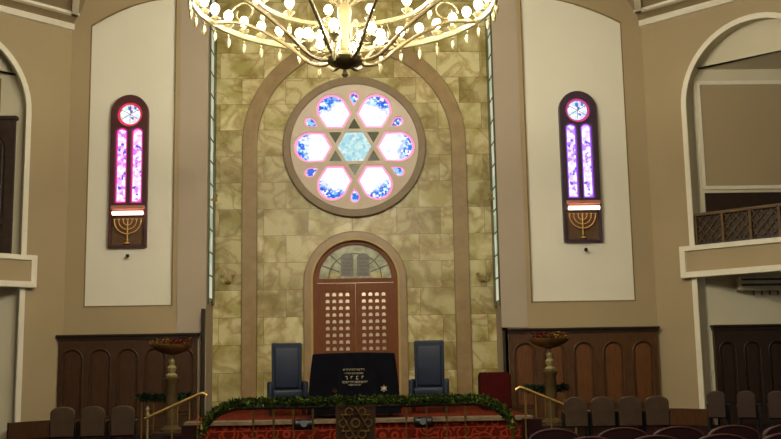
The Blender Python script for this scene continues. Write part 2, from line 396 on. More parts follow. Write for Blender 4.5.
# slanting walls with the gallery arches
YB = 21.49
AR = {'left': (0.93, 4.33), 'right': (0.90, 4.30)}
def archpts(sd, d=0.0):
    a, b = AR[sd]; sg = SIDE[sd][2]
    p = arch(a+d, b-d, 0.0, 7.08, 1.74-d)
    return [(sg*x, z) for x, z in p]
tn = 5
DJ = {'left': .25, 'right': .55}
CORN = {'left': -7.30, 'right': 7.86}
for sd in ('left', 'right'):
    loc, rz, sg = SIDE[sd]
    a, b = AR[sd]
    o = [(sg*x, z) for x, z in rect(0, 6.6, 0, 9.3)]
    struct(place(plate('wall_gallery_'+sd, o, [archpts(sd, 0.02)], 0.0, 0.10, M['taupe']), loc, rz))
    struct(place(plate('trim_%d' % tn, archpts(sd), [archpts(sd, 0.12)], -0.035, 0.0, M['trim']), loc, rz)); tn += 1
    # reveal / soffit of the arch, back wall, side walls of the recess
    bm = bmesh.new(); pp = archpts(sd, 0.02)[1:] + archpts(sd, 0.02)[:1]
    dj = DJ[sd]
    v0 = [bm.verts.new((x, 0.10, z)) for x, z in pp]; v1 = [bm.verts.new((x, dj, z)) for x, z in pp]
    for i in range(len(pp)-1): bm.faces.new((v0[i], v0[i+1], v1[i+1], v1[i]))
    struct(place(fin('wall_reveal_'+sd, bm, M['white']), loc, rz))
    xs = c0 = CORN[sd]
    struct(fin('wall_recess_'+sd, BX(min(c0, sg*11.3), max(c0, sg*11.3), YB, YB+.1, 0, 9.3), M['white']))
    struct(place(fin('wall_lintel_'+sd, BX(min(sg*(a-.1), sg*(b+.3)), max(sg*(a-.1), sg*(b+.3)), .46, .475, 8.0, 9.2), M['white']), loc, rz))
    def wedge(nm, z0, z1, m_):
        P0 = Vector(loc) + Vector((S*sg, -S, 0))*(a+.03) + Vector((S*sg, S, 0))*.03
        P1 = P0 + Vector((S*sg, -S, 0))*(b-a-.06)
        pg = [P0, P1, Vector((P1.x, YB, 0)), Vector((c0, YB, 0))]
        bm = bmesh.new(); lo = [bm.verts.new((p.x, p.y, z0)) for p in pg]; hi = [bm.verts.new((p.x, p.y, z1)) for p in pg]
        bm.faces.new(lo); bm.faces.new(hi)
        for i in range(4): bm.faces.new((lo[i], lo[(i+1) % 4], hi[(i+1) % 4], hi[i]))
        return fin(nm, bm, m_)
    struct(wedge('floor_gallery_'+sd, 3.55, 3.84, M['white']))
    P0 = Vector(loc) + Vector((S*sg, -S, 0))*(a-.1) + Vector((S*sg, S, 0))*.46
    P1 = P0 + Vector((S*sg, -S, 0))*(b-a+.4)
    bm = bmesh.new(); pg = [P0, P1, Vector((P1.x, YB, 0)), Vector((P0.x, YB, 0))]
    bm.faces.new([bm.verts.new((p.x, p.y, 8.0)) for p in pg]); struct(fin('ceiling_gallery_'+sd, bm, M['white']))
    # cornice on the slanting wall
    struct(place(fin('trim_%d' % tn, BX(min(0, sg*6.6), max(0, sg*6.6), -0.10, 0.0, 9.2, 9.34), M['trim']), loc, rz)); tn += 1
    # flat side ceiling with its cream coffer band
    c = Vector(loc); u = Vector((S*sg, -S, 0)); n = Vector((-S*sg, -S, 0))
    e1 = c + u*7.0; inn = Vector((-0.6*sg, -0.8, 0))
    A = [c, e1, Vector((e1.x, -3, 0)), Vector((sg*4.6, -3, 0)), Vector((sg*4.6, 17.5, 0)), Vector((c.x-sg*.5, 21.0, 0))]
    bm = bmesh.new()
    lo = [bm.verts.new((p.x, p.y, 9.34)) for p in A]; hi = [bm.verts.new((p.x, p.y, 9.44)) for p in A]
    bm.faces.new(lo); bm.faces.new(hi)
    for i in range(6): bm.faces.new((lo[i], lo[(i+1) % 6], hi[(i+1) % 6], hi[i]))
    struct(fin('ceiling_'+sd, bm, M['taupe']))
    bm = bmesh.new(); F_ = [A[3], A[4], A[5], A[0]]
    for i in range(3):
        v = [bm.verts.new(w) for w in ((F_[i].x, F_[i].y, 9.40), (F_[i+1].x, F_[i+1].y, 9.40), (F_[i+1].x, F_[i+1].y, 11.6), (F_[i].x, F_[i].y, 11.6))]; bm.faces.new(v)
    struct(fin('wall_upper_'+sd, bm, M['taupe']))
    bm = bmesh.new()
    P = [c + u*6 + n*0.75, c + u*0.35 + n*0.75, c + u*0.35 + n*0.75 + Vector((-0.28*sg, -0.9, 0))]
    for i in range(2):
        d = (P[i+1]-P[i]).normalized(); w = Vector((-d.y, d.x, 0))*0.07
        k = [P[i]-w-d*.07, P[i+1]-w+d*.07, P[i+1]+w+d*.07, P[i]+w-d*.07]
        lo = [bm.verts.new((p.x, p.y, 9.28)) for p in k]; hi = [bm.verts.new((p.x, p.y, 9.34)) for p in k]
        bm.faces.new(lo); bm.faces.new(hi)
        for j in range(4): bm.faces.new((lo[j], lo[(j+1) % 4], hi[(j+1) % 4], hi[j]))
    struct(fin('trim_%d' % tn, bm, M['trim'])); tn += 1
    struct(fin('wall_'+sd, BX(min(sg*11.15, sg*11.3), max(sg*11.15, sg*11.3), -3, 17.4, 0, 9.4), M['taupe']))
    # wooden base of the slanting wall pier
    struct(place(fin('baseboard_'+sd, BX(min(sg*0.02, sg*(a+.28)), max(sg*0.02, sg*(a+.28)), -0.09, 0.0, 0, 0.36, bev=.01), M['woodr' if sd == 'right' else 'wood']), loc, rz))

# gallery balconies
for sd in ('left', 'right'):
    loc, rz, sg = SIDE[sd]; a, b = AR[sd]
    t = thing('balcony', {'left': 'cream framed balcony front with brown infill under the left arch',
                          'right': 'cream framed balcony front with brown infill under the lattice railing, right side'}[sd], 'balcony', loc, rz)
    X = lambda p, q: (min(sg*p, sg*q), max(sg*p, sg*q))
    x0, x1 = X(a-.18, b+.18)
    fin('fascia', BX(x0+.06, x1-.06, -0.13, -0.02, 3.26, 3.84), M['taupe'], t)
    plate('fascia_frame', rect(x0, x1, 3.20, 3.90), [rect(x0+.13, x1-.13, 3.33, 3.79)], -0.19, -0.0, M['trim'], t, bevel=.008)

def ptrans(pts, c): return pts
# right gallery: railing with diagonal lattice, panelled back wall, dado, air conditioner
loc, rz, sg = SIDE['right']
t = thing('lattice_railing', 'dark wooden balcony railing with gilded diagonal lattice, right gallery', 'railing', Vector(loc)+Vector((S, -S, 0))*(-.38), rz)
bays = [(1.40+i*0.62, 1.40+(i+1)*0.62) for i in range(5)]
fin('top_rail', BX(1.38, 4.5, 0.06, 0.16, 4.57, 4.64, bev=.01), M['woodgilt'], t)
fin('bottom_rail', BX(1.38, 4.5, 0.07, 0.15, 3.91, 3.98), M['wooddark'], t)
fin('backing_board', BX(1.40, 4.5, 0.16, 0.19, 3.9, 4.60), M['wooddark'], t)
for i in range(6): fin('post', BX(1.37+i*.62, 1.43+i*.62, 0.06, 0.16, 3.9, 4.6, bev=.008), M['woodgilt'], t)
for (p, q) in bays:
    bm = bmesh.new(); w = q-p-.06; z0, z1 = 3.99, 4.57; h = z1-z0
    for k in range(-3, 4):
        for s in (1, -1):
            # clipped diagonals
            pts = []
            for i in range(41):
                x = i/40; z = s*(x + k*0.36)*1.0 if s > 0 else (1 - x - k*0.36)
                if 0 <= z <= 1: pts.append((p+.03+x*w, 0.11, z0+z*h))
            if len(pts) > 2: tube(bm, [pts[0], pts[-1]], 0.014, 6)
    fin('lattice', bm, M['woodgilt'], t)
# soffit panel and framed taupe panel on upper recess wall
struct(plate('trim_%d' % tn, rect(7.90, 11.0, 5.20, 7.72), [rect(7.98, 10.92, 5.28, 7.63)], YB-.05, YB, M['trim'])); tn += 1
struct(fin('wall_inset_right', BX(7.98, 10.92, YB-.02, YB, 5.28, 7.63), M['taupe']))
struct(fin('wall_gallery_dado_right', BX(7.95, 11.0, YB-.04, YB, 3.9, 5.12), M['wooddark']))

def wainscot(name, label, x0, x1, ztop, n, m_, mp, loc=(0, 0, 0), rz=0, arches=True, first=0.0, yb=0.0, panw=.44):
    t = thing(name, label, 'wall panelling', loc, rz)
    lo, hi = min(x0, x1), max(x0, x1)
    w = (hi-lo-first)/n
    hs = []
    for i in range(n):
        c = lo+w*(i+.5) + (first if first > 0 else 0)
        hs.append(arch(c-panw/2, c+panw/2, 0.42, ztop-0.50, panw/2, 16))
    plate('panel_frame', rect(lo, hi, 0, ztop), hs, yb-.13, yb-.09, m_, t)
    fin('backboard', BX(lo, hi, yb-.09, yb-0.001, 0, ztop), m_, t)
    for h in hs:
        c = (h[0][0]+h[1][0])/2
        plate('arched_panel', arch(c-panw/2+.05, c+panw/2-.05, 0.48, ztop-0.50, panw/2-.05, 16), [], yb-.115, yb-.091, mp, t, bevel=.008)
        bm = bmesh.new(); pts = [(x, yb-.135, z) for x, z in arch(c-panw/2-.012, c+panw/2+.012, 0.41, ztop-.5, panw/2+.012, 16)]
        tube(bm, pts, 0.017, 6, closed=True); fin('arch_moulding', bm, m_, t)
    fin('cap_moulding', box(BX(lo-.05, hi+.05, yb-.22, yb, ztop, ztop+.05, bev=.012), lo-.02, hi+.02, yb-.17, yb, ztop-.06, ztop), M['wooddark'], t)
    fin('skirting', BX(lo, hi, yb-.16, yb, 0, .2, bev=.01), m_, t)
    return t
wainscot('wainscot', 'dark brown arched wainscot panelling left of the ark, behind the pedestal bowl', -6.48, -3.46, 2.14, 5, M['wood'], M['wood'], (0, 22, 0))
wainscot('wainscot', 'warm brown arched wainscot panelling right of the ark, under the violet window', 3.48, 6.80, 2.12, 5, M['woodr'], M['woodpanel'], (0, 22, 0))
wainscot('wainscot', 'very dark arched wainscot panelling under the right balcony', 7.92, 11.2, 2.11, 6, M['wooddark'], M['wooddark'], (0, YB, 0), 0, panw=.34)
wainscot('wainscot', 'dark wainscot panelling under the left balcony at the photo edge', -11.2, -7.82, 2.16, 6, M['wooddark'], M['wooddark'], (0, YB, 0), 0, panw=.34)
t = tag(fin('corner_post', BX(-3.36, -3.285, 21.80, 21.955, 0, 2.72, bev=.01), M['wooddark']), 'tall dark wooden post at the end of the left wainscot, beside the marble', 'post')
t = tag(fin('corner_post', BX(3.33, 3.38, 21.80, 21.955, 0, 2.12, bev=.01), M['wooddark']), 'short dark wooden post at the end of the right wainscot, beside the marble', 'post')

# air conditioner and bracket lamp below the right balcony; fixture on the left
t = thing('air_conditioner', 'long white wall unit with dark vents under the right balcony', 'air conditioner', (8.5, YB, 0))
fin('casing', BX(0, 1.7, -.25, 0, 2.90, 3.22, bev=.03), M['ac'], t)
fin('vent', BX(.06, 1.6, -.26, -.22, 3.12, 3.165), M['vent'], t)
fin('vent', BX(.06, 1.6, -.26, -.22, 3.00, 3.045), M['vent'], t)
for k in range(4): fin('hook', BX(.35+k*.18, .38+k*.18, -.12, -.10, 2.80, 2.90), M['vent'], t)
def small_spot(loc, label):
    t = thing('ceiling_spotlight', label, 'spotlight', loc)
    fin('mount', lathe(bmesh.new(), [(0.05, -0.04), (0.05, 0)], 14), M['black'], t)
    bm = bmesh.new(); tube(bm, [(0, 0, -.04), (0, -.02, -.07), (-.02, -.05, -.1)], .02, 8); fin('arm', bm, M['black'], t)
    bm = bmesh.new(); tube(bm, [(0, .03, -.07), (-.02, -.06, -.12), (-.03, -.10, -.15)], [.035, .06, .07], 12); fin('head', bm, M['black'], t)
p = Vector(CR) + Vector((S, -S, 0))*1.10 + Vector((S, S, 0))*.2; small_spot((p.x, p.y, 3.54), 'small black spotlight under the left end of the right balcony')
p = Vector(CL) + Vector((-S, -S, 0))*0.98 + Vector((-S, S, 0))*.2; small_spot((p.x, p.y, 3.54), 'small black spotlight under the left balcony')

# left gallery: tall carved screen and wall frame above
t = thing('carved_screen', 'tall dark carved wooden screen with arched infill in the left gallery', 'screen', (-7.43, YB, 3.84))
plate('screen_frame', rect(-1.5, 0, 0, 3.10), [arch(-1.30, -.20, .92, 2.40, .5), rect(-1.30, -.20, .16, .76)], -.12, -.05, M['screen'], t)
fin('infill', BX(-1.45, -.05, -.05, 0, .05, 3.05), M['screenin'], t)
fin('cornice', BX(-1.55, .04, -.16, 0, 3.10, 3.19, bev=.02), M['screen'], t)
bm = bmesh.new(); tube(bm, [(x, -.12, z) for x, z in arch(-1.24, -.26, .98, 2.40, .45)], .02, 6, closed=True); fin('arch_moulding', bm, M['screen'], t)
fin('knob', sphere(bmesh.new(), (-.30, -.13, 1.6), .04), M['dullgold'], t)
struct(plate('trim_%d' % tn, rect(-9.2, -7.82, 7.15, 7.92), [rect(-9.12, -7.88, 7.2, 7.86)], YB-.03, YB, M['edge'])); tn += 1

# ------------------------------------------------------------------ stone arch, rose window, ark
zc = 6.68
o = plate('trim_%d' % tn, [(CX-2.68, .3), (CX-2.32, .3)] + circ(CX, zc, 2.32, 48, PI, 0)[0:] + [(CX+2.32, .3), (CX+2.68, .3)] + circ(CX, zc, 2.68, 48, 0, PI), [], 22.90, 23.0, M['mould'], None, bevel=.02); struct(o); tn += 1
rose = thing('window_1', 'round rose window with a six pointed star and blue stained glass petals', 'window', (CX, 22.9, 6.6)); del rose['category']; rose['kind'] = 'structure'
plate('ring_moulding', circ(0, 0, 1.71, 72), [circ(0, 0, 1.53, 72)], -.06, .2, M['rosering'], rose, bevel=.02)
px = 0.0235
def petal(ang, s=1.0, grow=0.0):
    d = 16.5; h = 15.2; vx = 22.5
    pts = [(vx, 0), (vx+h/math.tan(PI/3), -h)]
    pts += [(44+17.5*math.cos(a), (h+1.0)*math.sin(a)) for a in [(-80+160*i/20)*PI/180 for i in range(21)]]
    pts += [(vx+h/math.tan(PI/3), h)]
    cxx = 42; out = []
    for x, y in pts:
        x = cxx+(x-cxx)*s; y *= s
        out.append(((x*math.cos(ang)-y*math.sin(ang))*px, (x*math.sin(ang)+y*math.cos(ang))*px))
    return out
def tear(ang, s=1.0):
    pts = [(42, 0)] + [(52+6*math.cos(a), 5.2*math.sin(a)) for a in [(-110+220*i/16)*PI/180 for i in range(17)]]
    out = []
    for x, y in pts:
        x = 51+(x-51)*s; y *= s
        out.append(((x*math.cos(ang)-y*math.sin(ang))*px, (x*math.sin(ang)+y*math.cos(ang))*px))
    return out
def tri(ang):
    d0, d1 = 18.6, 30.0; hw = (d1-d0)/math.sqrt(3)
    return [((x*math.cos(ang)-y*math.sin(ang))*px, (x*math.sin(ang)+y*math.cos(ang))*px) for x, y in ((d0, -hw), (d1, 0), (d0, hw))]
hexr = 17.5*px
hexa = [(hexr*math.cos(k*PI/3), hexr*math.sin(k*PI/3)) for k in range(6)]
PA = [k*PI/3 for k in range(6)]; TA = [PI/6+k*PI/3 for k in range(6)]
plate('tracery', circ(0, 0, 1.535, 72), [petal(a) for a in PA]+[tear(a) for a in TA]+[tri(a) for a in TA]+[hexa], 0.02, .12, M['roseplate'], rose)
for a in PA:
    g = plate('petal_border', petal(a, 1.02), [], .10, .115, M['rosepink'], rose)
    plate('petal_glass', petal(a, .87), [], .08, .098, M['rosepetal'], g)
for a in TA:
    g = plate('teardrop_border', tear(a, 1.04), [], .10, .115, M['rosepink'], rose)
    plate('teardrop_glass', tear(a, .74), [], .08, .098, M['rosesmall'], g)
for a in TA: plate('star_point_pane', tri(a), [], .085, .10, M['deadglass'], rose)
plate('centre_pane', hexa, [], .085, .10, M['rosehex'], rose)

ark = thing('torah_ark', 'arched mahogany doorway with lattice doors and a glass lunette in the marble wall', 'ark', (CX-.02, 22.95, 0.5))
aw = .97
def Z(z): return z-.5
plate('stone_surround', arch(-1.21, 1.21, 0, Z(3.36), 1.19, 40), [arch(-1.03, 1.03, -.01, Z(3.36), 1.01, 40)], -.10, .05, M['mould'], ark, bevel=.02)
plate('gilt_moulding', arch(-1.035, 1.035, 0, Z(3.36), 1.015, 40), [arch(-.99, .99, -.01, Z(3.36), .97, 40)], -.13, .05, M['gilt'], ark)
plate('door_frame', arch(-.99, .99, 0, Z(3.36), .97, 40), [rect(-.90, .90, .02, Z(3.34)), arch(-.85, .85, Z(3.44), Z(3.44), .80, 40)], 0.0, .12, M['door'], ark)
for sgn in (-1, 1):
    x0, x1 = (-.899, -.002) if sgn < 0 else (.002, .899)
    hx0 = -.74 if sgn < 0 else .11
    holes = []
    for r in range(13):
        for c in range(4):
            cx, cz = hx0+.085+c*.155, Z(3.06)-r*.158
            holes.append([(cx-.045, cz-.035), (cx+.045, cz-.035), (cx+.045, cz+.02), (cx+.02, cz+.045), (cx-.02, cz+.045), (cx-.045, cz+.02)])
    d = plate('door', rect(x0, x1, .03, Z(3.33)), holes, .03, .08, M['door'], ark)
    plate('lattice_frame', rect(hx0-.04, hx0+.66, Z(3.06)-13*.158, Z(3.20)), [rect(hx0-.0, hx0+.62, Z(3.06)-12.7*.158, Z(3.16))], .012, .032, M['door'], d)
    fin('door_handle', sphere(bmesh.new(), (sgn*.06, .0, Z(1.6)), .03), M['gold'], d)
fin('curtain', BX(-.96, .96, .40, .42, 0.0, Z(4.2)), M['curtain'], ark)
lun = plate('lunette', arch(-.85, .85, Z(3.44), Z(3.445), .80, 40), [], .06, .08, M['lunette'], ark)
for sgn in (-1, 1):
    tb = plate('tablet', arch(sgn*.19-.15, sgn*.19+.15, Z(3.50), Z(3.92), .12, 14), [], .035, .06, M['tablet'], lun)
    bm = bmesh.new()
    for r in range(5):
        x = sgn*.19-.10
        while x < sgn*.19+.08:
            w = random.choice((.025, .035, .045)); z = Z(3.90)-r*.085
            box(bm, x, x+w, .025, .036, z, z+.012); box(bm, x+w-.01, x+w, .025, .036, z-.035, z); x += w+.02
    fin('lettering', bm, M['screenin'], tb)['kind'] = 'stuff'
bm = bmesh.new()
for sgn in (-1, 1):
    for k in range(3):
        x = sgn*(.42+.11*k); box(bm, x-.045, x+.045, .045, .06, Z(3.5), Z(3.56))
fin('amber_panes', bm, M['amber'], lun)
bm = bmesh.new()
for k in range(1, 8):
    a = PI*k/8
    if 3 <= k <= 5: continue
    tube(bm, [(.40*math.cos(a), .05, Z(3.45)+.38*math.sin(a)), (.84*math.cos(a), .05, Z(3.45)+.79*math.sin(a))], .012, 6)
tube(bm, [(.62*math.cos(PI*k/30), .05, Z(3.45)+.58*math.sin(PI*k/30)) for k in range(31)], .012, 6)
fin('leading', bm, M['tablet'], lun)

# gilded wall ornaments
def sconce(loc, label, rz=0, s=1.0):
    t = thing('wall_ornament', label, 'wall ornament', loc, rz)
    fin('backplate', lathe(bmesh.new(), [(.05*s, -.03*s), (.07*s, 0), (.05*s, .03*s)], 12), M['gold'], t)
    for sg_ in (-1, 1):
        bm = bmesh.new(); tube(bm, [(0, -.03, 0), (sg_*.07*s, -.08, -.03*s), (sg_*.14*s, -.07, .03*s), (sg_*.13*s, -.05, .08*s)], .014*s, 6); fin('arm', bm, M['gold'], t)
        fin('glass_cup', lathe(bmesh.new(), [(.02*s, .08*s), (.04*s, .13*s), (.045*s, .16*s)], 10, (sg_*.13*s, -.05, 0)), M['crystal'], t)
sconce((-2.93, 22.93, 3.40), 'small gilded wall ornament on the marble, left of the brown arch leg')
sconce((3.06, 22.93, 3.36), 'small gilded wall ornament on the marble, right of the brown arch leg')
sconce((-3.20, 22.35, 5.25), 'small gilded ornament on the left slit window', PI/2, .9)
sconce((3.26, 22.35, 5.20), 'small gilded ornament on the right slit window', -PI/2, .9)

# ------------------------------------------------------------------ tall stained windows with lamp and menorah
def lancet(n, sd, xc, zb, zt, w, label, frame, glass, roundm, fr, fr2, tint):
    t = thing(n, label, 'window', (xc, 22.0, zb)); del t['category']; t['kind'] = 'structure'
    H = zt-zb; zs = H-w/2
    rc = H-.45
    lx = .175; lw = .115; l0 = 1.02; l1 = rc-.36
    lan = lambda c, g: arch(c-lw-g, c+lw+g, l0-g, l1-.06, lw*.8+g, 14)
    plate('frame', arch(-w/2, w/2, 0, zs, w/2, 30), [circ(0, rc, .29, 40), lan(-lx, 0.02), lan(lx, 0.02), rect(-w/2+.05, w/2-.05, .05, .72)], -.10, .06, frame, t, bevel=.01)
    plate('backing', arch(-w/2+.01, w/2-.01, .01, zs, w/2-.01, 30), [], .04, .06, fr2, t)
    g = plate('roundel_border', circ(0, rc, .285, 40), [], -.01, .02, fr2, t); plate('roundel_glass', circ(0, rc, .225, 32), [], -.03, -.011, roundm, g)
    bm = bmesh.new()
    for k in range(6):
        a = k*PI/3+PI/6; tube(bm, [(0, -.035, rc), (.22*math.cos(a), -.035, rc+.22*math.sin(a))], .006, 5)
    fin('leading', bm, frame, g)
    for s in (-1, 1):
        g = plate('lancet_border', lan(s*lx, .015), [], -.01, .02, fr, t)
        plate('lancet_glass', lan(s*lx, -.025), [], -.03, -.011, glass, g)
    fin('niche_back', BX(-w/2+.05, w/2-.05, .03, .05, .05, .72), M['nicheback'], t)
    # lamp tube under a metal hood
    fin('lamp_hood', BX(-w/2+.06, w/2-.02, -.20, -.08, .84, .93, bev=.02), M['hood'], t)
    bm = bmesh.new(); tube(bm, [(-w/2+.10, -.17, .755), (w/2-.06, -.17, .755)], .045, 12); fin('lamp_tube', bm, M['tube'], t)
    # seven branched menorah
    bm = bmesh.new()
    for r in (.10, .20, .30):
        tube(bm, [(r*math.cos(a), -.06, .60+r*1.0*math.sin(a)) for a in [PI+PI*i/18 for i in range(19)]], .016 if r > .25 else .011, 6)
    tube(bm, [(0, -.06, .10), (0, -.06, .62)], .015, 6)
    lathe(bm, [(.09, 0), (.07, .03), (.02, .06), (.03, .1), (.015, .14)], 12, (0, -.06, .07))
    for k in range(-3, 4): lathe(bm, [(.012, 0), (.028, .03), (.025, .04)], 8, (k*.10, -.06, .60))
    fin('menorah', bm, M['gold'], t, True)
    return t
lancet('window_4', 'left', -5.05, 4.13, 7.64, .84, 'tall magenta stained glass window with a lit menorah niche, left of the ark', M['frameL'], M['glassL'], M['roundL'], M['fringeL'], M['fringeRedL'], 0)
lancet('window_5', 'right', 5.26, 4.12, 7.64, .87, 'tall violet stained glass window with a lit menorah niche, right of the ark', M['frameR'], M['glassR'], M['roundR'], M['fringeR'], M['fringeRedR'], 0)
for x, sd in ((-5.03, 'left magenta'), (5.30, 'right violet')):
    bm = bmesh.new(); tube(bm, [(x, 22.0, 3.92), (x, 21.93, 3.92)], .02, 8); sphere(bm, (x, 21.92, 3.93), .045, 10)
    tag(fin('wall_bracket', bm, M['wooddark']), 'small dark bracket on the cream panel below the %s window' % sd, 'wall knob')

# ------------------------------------------------------------------ chandelier
ch = thing('chandelier', 'large brass ring chandelier with lit bulbs and hanging drops', 'chandelier', (-0.01, 12.7, 5.28))
RZ = 1.04; RAD = 2.05
fin('outer_ring', tube(bmesh.new(), [(RAD*math.cos(2*PI*k/96), RAD*math.sin(2*PI*k/96), RZ) for k in range(96)], .035, 8, closed=True, flat=1.5), M['chgold'], ch, True)
fin('inner_ring', tube(bmesh.new(), [(1.2*math.cos(2*PI*k/64), 1.2*math.sin(2*PI*k/64), RZ+.10) for k in range(64)], .03, 8, closed=True, flat=1.3), M['chgold'], ch, True)
fin('upper_ring', tube(bmesh.new(), [(.8*math.cos(2*PI*k/48), .8*math.sin(2*PI*k/48), RZ+.8) for k in range(48)], .025, 8, closed=True, flat=1.3), M['chgold'], ch, True)
fin('stem', lathe(bmesh.new(), [(.03, 0), (.05, .03), (.03, .06), (.02, .10), (.10, .16), (.15, .24), (.13, .30), (.06, .36), (.08, .44), (.05, .6), (.10, .9), (.05, 1.2), (.04, 1.9), (.10, 2.1), (.03, 2.4), (.02, 6.2), (.15, 6.24)], 20), M['charm'], ch, True)
fin('finial_dish', lathe(bmesh.new(), [(.02, .10), (.22, .18), (.26, .24), (.22, .26), (.05, .22)], 24), M['chgold'], ch, True)
for k in range(8):
    a = 2*PI*(k+.5)/8; c, s = math.cos(a), math.sin(a)
    pr = [(.06, .32), (.28, .20), (.52, .26), (.80, .50), (1.2, .78), (1.6, .98), (RAD, RZ)]
    # smooth the profile
    sm = []
    for i in range(len(pr)-1):
        for q in range(4):
            tt = q/4; p0 = pr[max(i-1, 0)]; p1 = pr[i]; p2 = pr[i+1]; p3 = pr[min(i+2, len(pr)-1)]
            sm.append(tuple(.5*((2*p1[j])+(-p0[j]+p2[j])*tt+(2*p0[j]-5*p1[j]+4*p2[j]-p3[j])*tt**2+(-p0[j]+3*p1[j]-3*p2[j]+p3[j])*tt**3) for j in (0, 1)))
    sm.append(pr[-1])
    fin('arm', tube(bmesh.new(), [(r*c, r*s, z) for r, z in sm], .026, 7), M['charm'], ch, True)
    # curled scroll
    sc_ = [(.35+.16*math.cos(q*.45)*(1-q*.035), .52+.16*math.sin(q*.45)*(1-q*.035)) for q in range(18)]
    fin('scroll', tube(bmesh.new(), [(r*c, r*s, z) for r, z in sc_], .014, 6), M['chgold'], ch, True)
    up = [(.08, 1.0), (.4, 1.25), (.7, 1.45), (.8, 1.72)]
    fin('upper_arm', tube(bmesh.new(), [(r*c, r*s, z) for r, z in up], .02, 7), M['charm'], ch, True)
    sc2 = [(1.55+.2*math.cos(q*.4)*(1-q*.03), 1.12+.16*math.sin(q*.4)*(1-q*.03)) for q in range(18)]
    fin('scroll', tube(bmesh.new(), [(r*c, r*s, z) for r, z in sc2], .013, 6), M['chgold'], ch, True)
def proto(name, bm, m, smooth=True): 
    o = fin(name, bm, m, ch, smooth); return o
first = {}
def put(name, mk, m, p):
    if name not in first: o = proto(name, mk(), m); first[name] = o
    else: o = first[name].copy(); COL.objects.link(o); o.parent = ch
    o.location = p
mk_bulb = lambda: lathe(bmesh.new(), [(.0001, -.075), (.04, -.055), (.063, -.01), (.062, .025), (.038, .065), (.0001, .085)], 10)
mk_cup = lambda: lathe(bmesh.new(), [(.02, -.10), (.03, -.06), (.075, -.02), (.08, 0), (.03, 0), (.025, .05), (.028, .06)], 12)
mk_drop = lambda: lathe(bmesh.new(), [(.004, .16), (.006, .12), (.022, .115), (.006, .09), (.028, .07), (.03, .02), (.018, -.04), (.0001, -.06)], 8)
def light_at(r, a, z, drop=True):
    c, s = r*math.cos(a), r*math.sin(a)
    put('candle_cup', mk_cup, M['chgold'], (c, s, z+.10)); put('bulb', mk_bulb, M['bulb'], (c, s, z+.23))
    if drop: put('crystal_drop', mk_drop, M['crystal'], (c, s, z-.20))
for k in range(40): light_at(RAD, 2*PI*(k+.3)/40, RZ)
for k in range(12): light_at(1.2, 2*PI*(k+.4)/12, RZ+.1)
for k in range(8): light_at(.8, 2*PI*(k+.1)/8, RZ+.82)
for k in range(6): light_at(.50, 2*PI*(k+.25)/6, .33, k % 2 == 0)

# ------------------------------------------------------------------ platform and steps
PH = 0.47
pl = thing('platform', 'red carpeted platform before the ark with a pale marble front edge', 'platform', (CX, 18, 0))
fin('deck', BX(-3.1, 3.2, 0.0, 4.88, 0, PH-.012), M['carpet'], pl)
fin('marble_edge', BX(-3.1, 3.2, -.06, .30, PH-.07, PH+.004, bev=.01), M['nose'], pl)
fin('step', BX(-3.1, 3.2, -.34, 0, 0, .31, bev=.012), M['carpet'], pl)
fin('step', BX(-3.1, 3.2, -.68, -.34, 0, .155, bev=.012), M['carpet'], pl)
st = thing('ark_step', 'dark wooden step up to the lattice ark doors', 'step', (CX, 22.4, PH))
fin('tread', BX(-1.4, 1.4, 0, .42, 0, .12, bev=.01), M['wood'], st)

# ------------------------------------------------------------------ blue throne chairs
def throne():
    t = thing('throne_chair', 'high backed dark blue armchair standing left of the black draped table', 'armchair')
    # local: front faces -Y
    plate('backrest', [(-.30, .42), (.30, .42), (.31, 1.40), (.29, 1.435), (-.29, 1.435), (-.31, 1.40)], [], .20, .33, M['blue'], t, bevel=.025)
    fin('seat', BX(-.30, .30, -.30, .22, .34, .50, bev=.04), M['blue'], t, True)
    for s in (-1, 1):
        bm = BX(min(s*.30, s*.40), max(s*.30, s*.40), -.30, .26, .12, .66, bev=.035)
        fin('armrest', bm, M['blue'], t, True)
        for y in (-.25, .25): fin('leg', lathe(bmesh.new(), [(.02, 0), (.035, .14)], 10, (s*.33, y, 0)), M['wooddark'], t)
    fin('apron', BX(-.30, .30, -.27, -.22, .16, .36), M['blue'], t)
    fin('back_cushion', BX(-.25, .25, .14, .22, .52, 1.34, bev=.03), M['blue'], t, True)
    return t
c1 = throne(); place(c1, (-1.33, 20.0, PH), 0.12)
c2 = dup(c1, (1.53, 20.0, PH), -0.12, 'high backed dark blue armchair standing right of the black draped table')
for c in (c1, c2): c['group'] = 'blue armchairs flanking the table'

# draped reading table
tb = thing('reading_table', 'reading table completely covered by the black embroidered cloth', 'table', (CX-.05, 19, PH+.0))
fin('tabletop', BX(-.76, .76, -.30, .35, 1.12, 1.16), M['wood'], tb)
for sx_ in (-1, 1):
    for y in (-.24, .29): fin('leg', BX(sx_*.68-.04, sx_*.68+.04, y-.04, y+.04, 0, 1.12), M['wood'], tb)
cl = thing('tablecloth', 'black velvet cloth with gold embroidery draped over the reading table', 'tablecloth', (CX-.05, 19, PH+.0))
bm = bmesh.new(); n = 96; rings = []
for j, (zz, gx, gy) in enumerate([(1.185, .0, .0), (1.175, .02, .02), (1.0, .04, .035), (.7, .07, .05), (.35, .095, .07), (.06, .11, .09)]):
    rg = []
    for i in range(n):
        u = i/n*4
        e = int(u); f = u-e
        hx, hy = .755+gx, .35+gy
        cor = [(-hx, -hy), (hx, -hy), (hx, hy), (-hx, hy)]
        a, b = cor[e], cor[(e+1) % 4]
        x, y = a[0]+(b[0]-a[0])*f, a[1]+(b[1]-a[1])*f
        wv = math.sin(i*2*PI/n*22)*.012*j/3
        d = Vector((x, y)).normalized()*wv
        rg.append(bm.verts.new((x+d.x, y+.02+d.y, zz + (0.018*math.cos(x*2.2) if j < 2 else 0))))
    rings.append(rg)
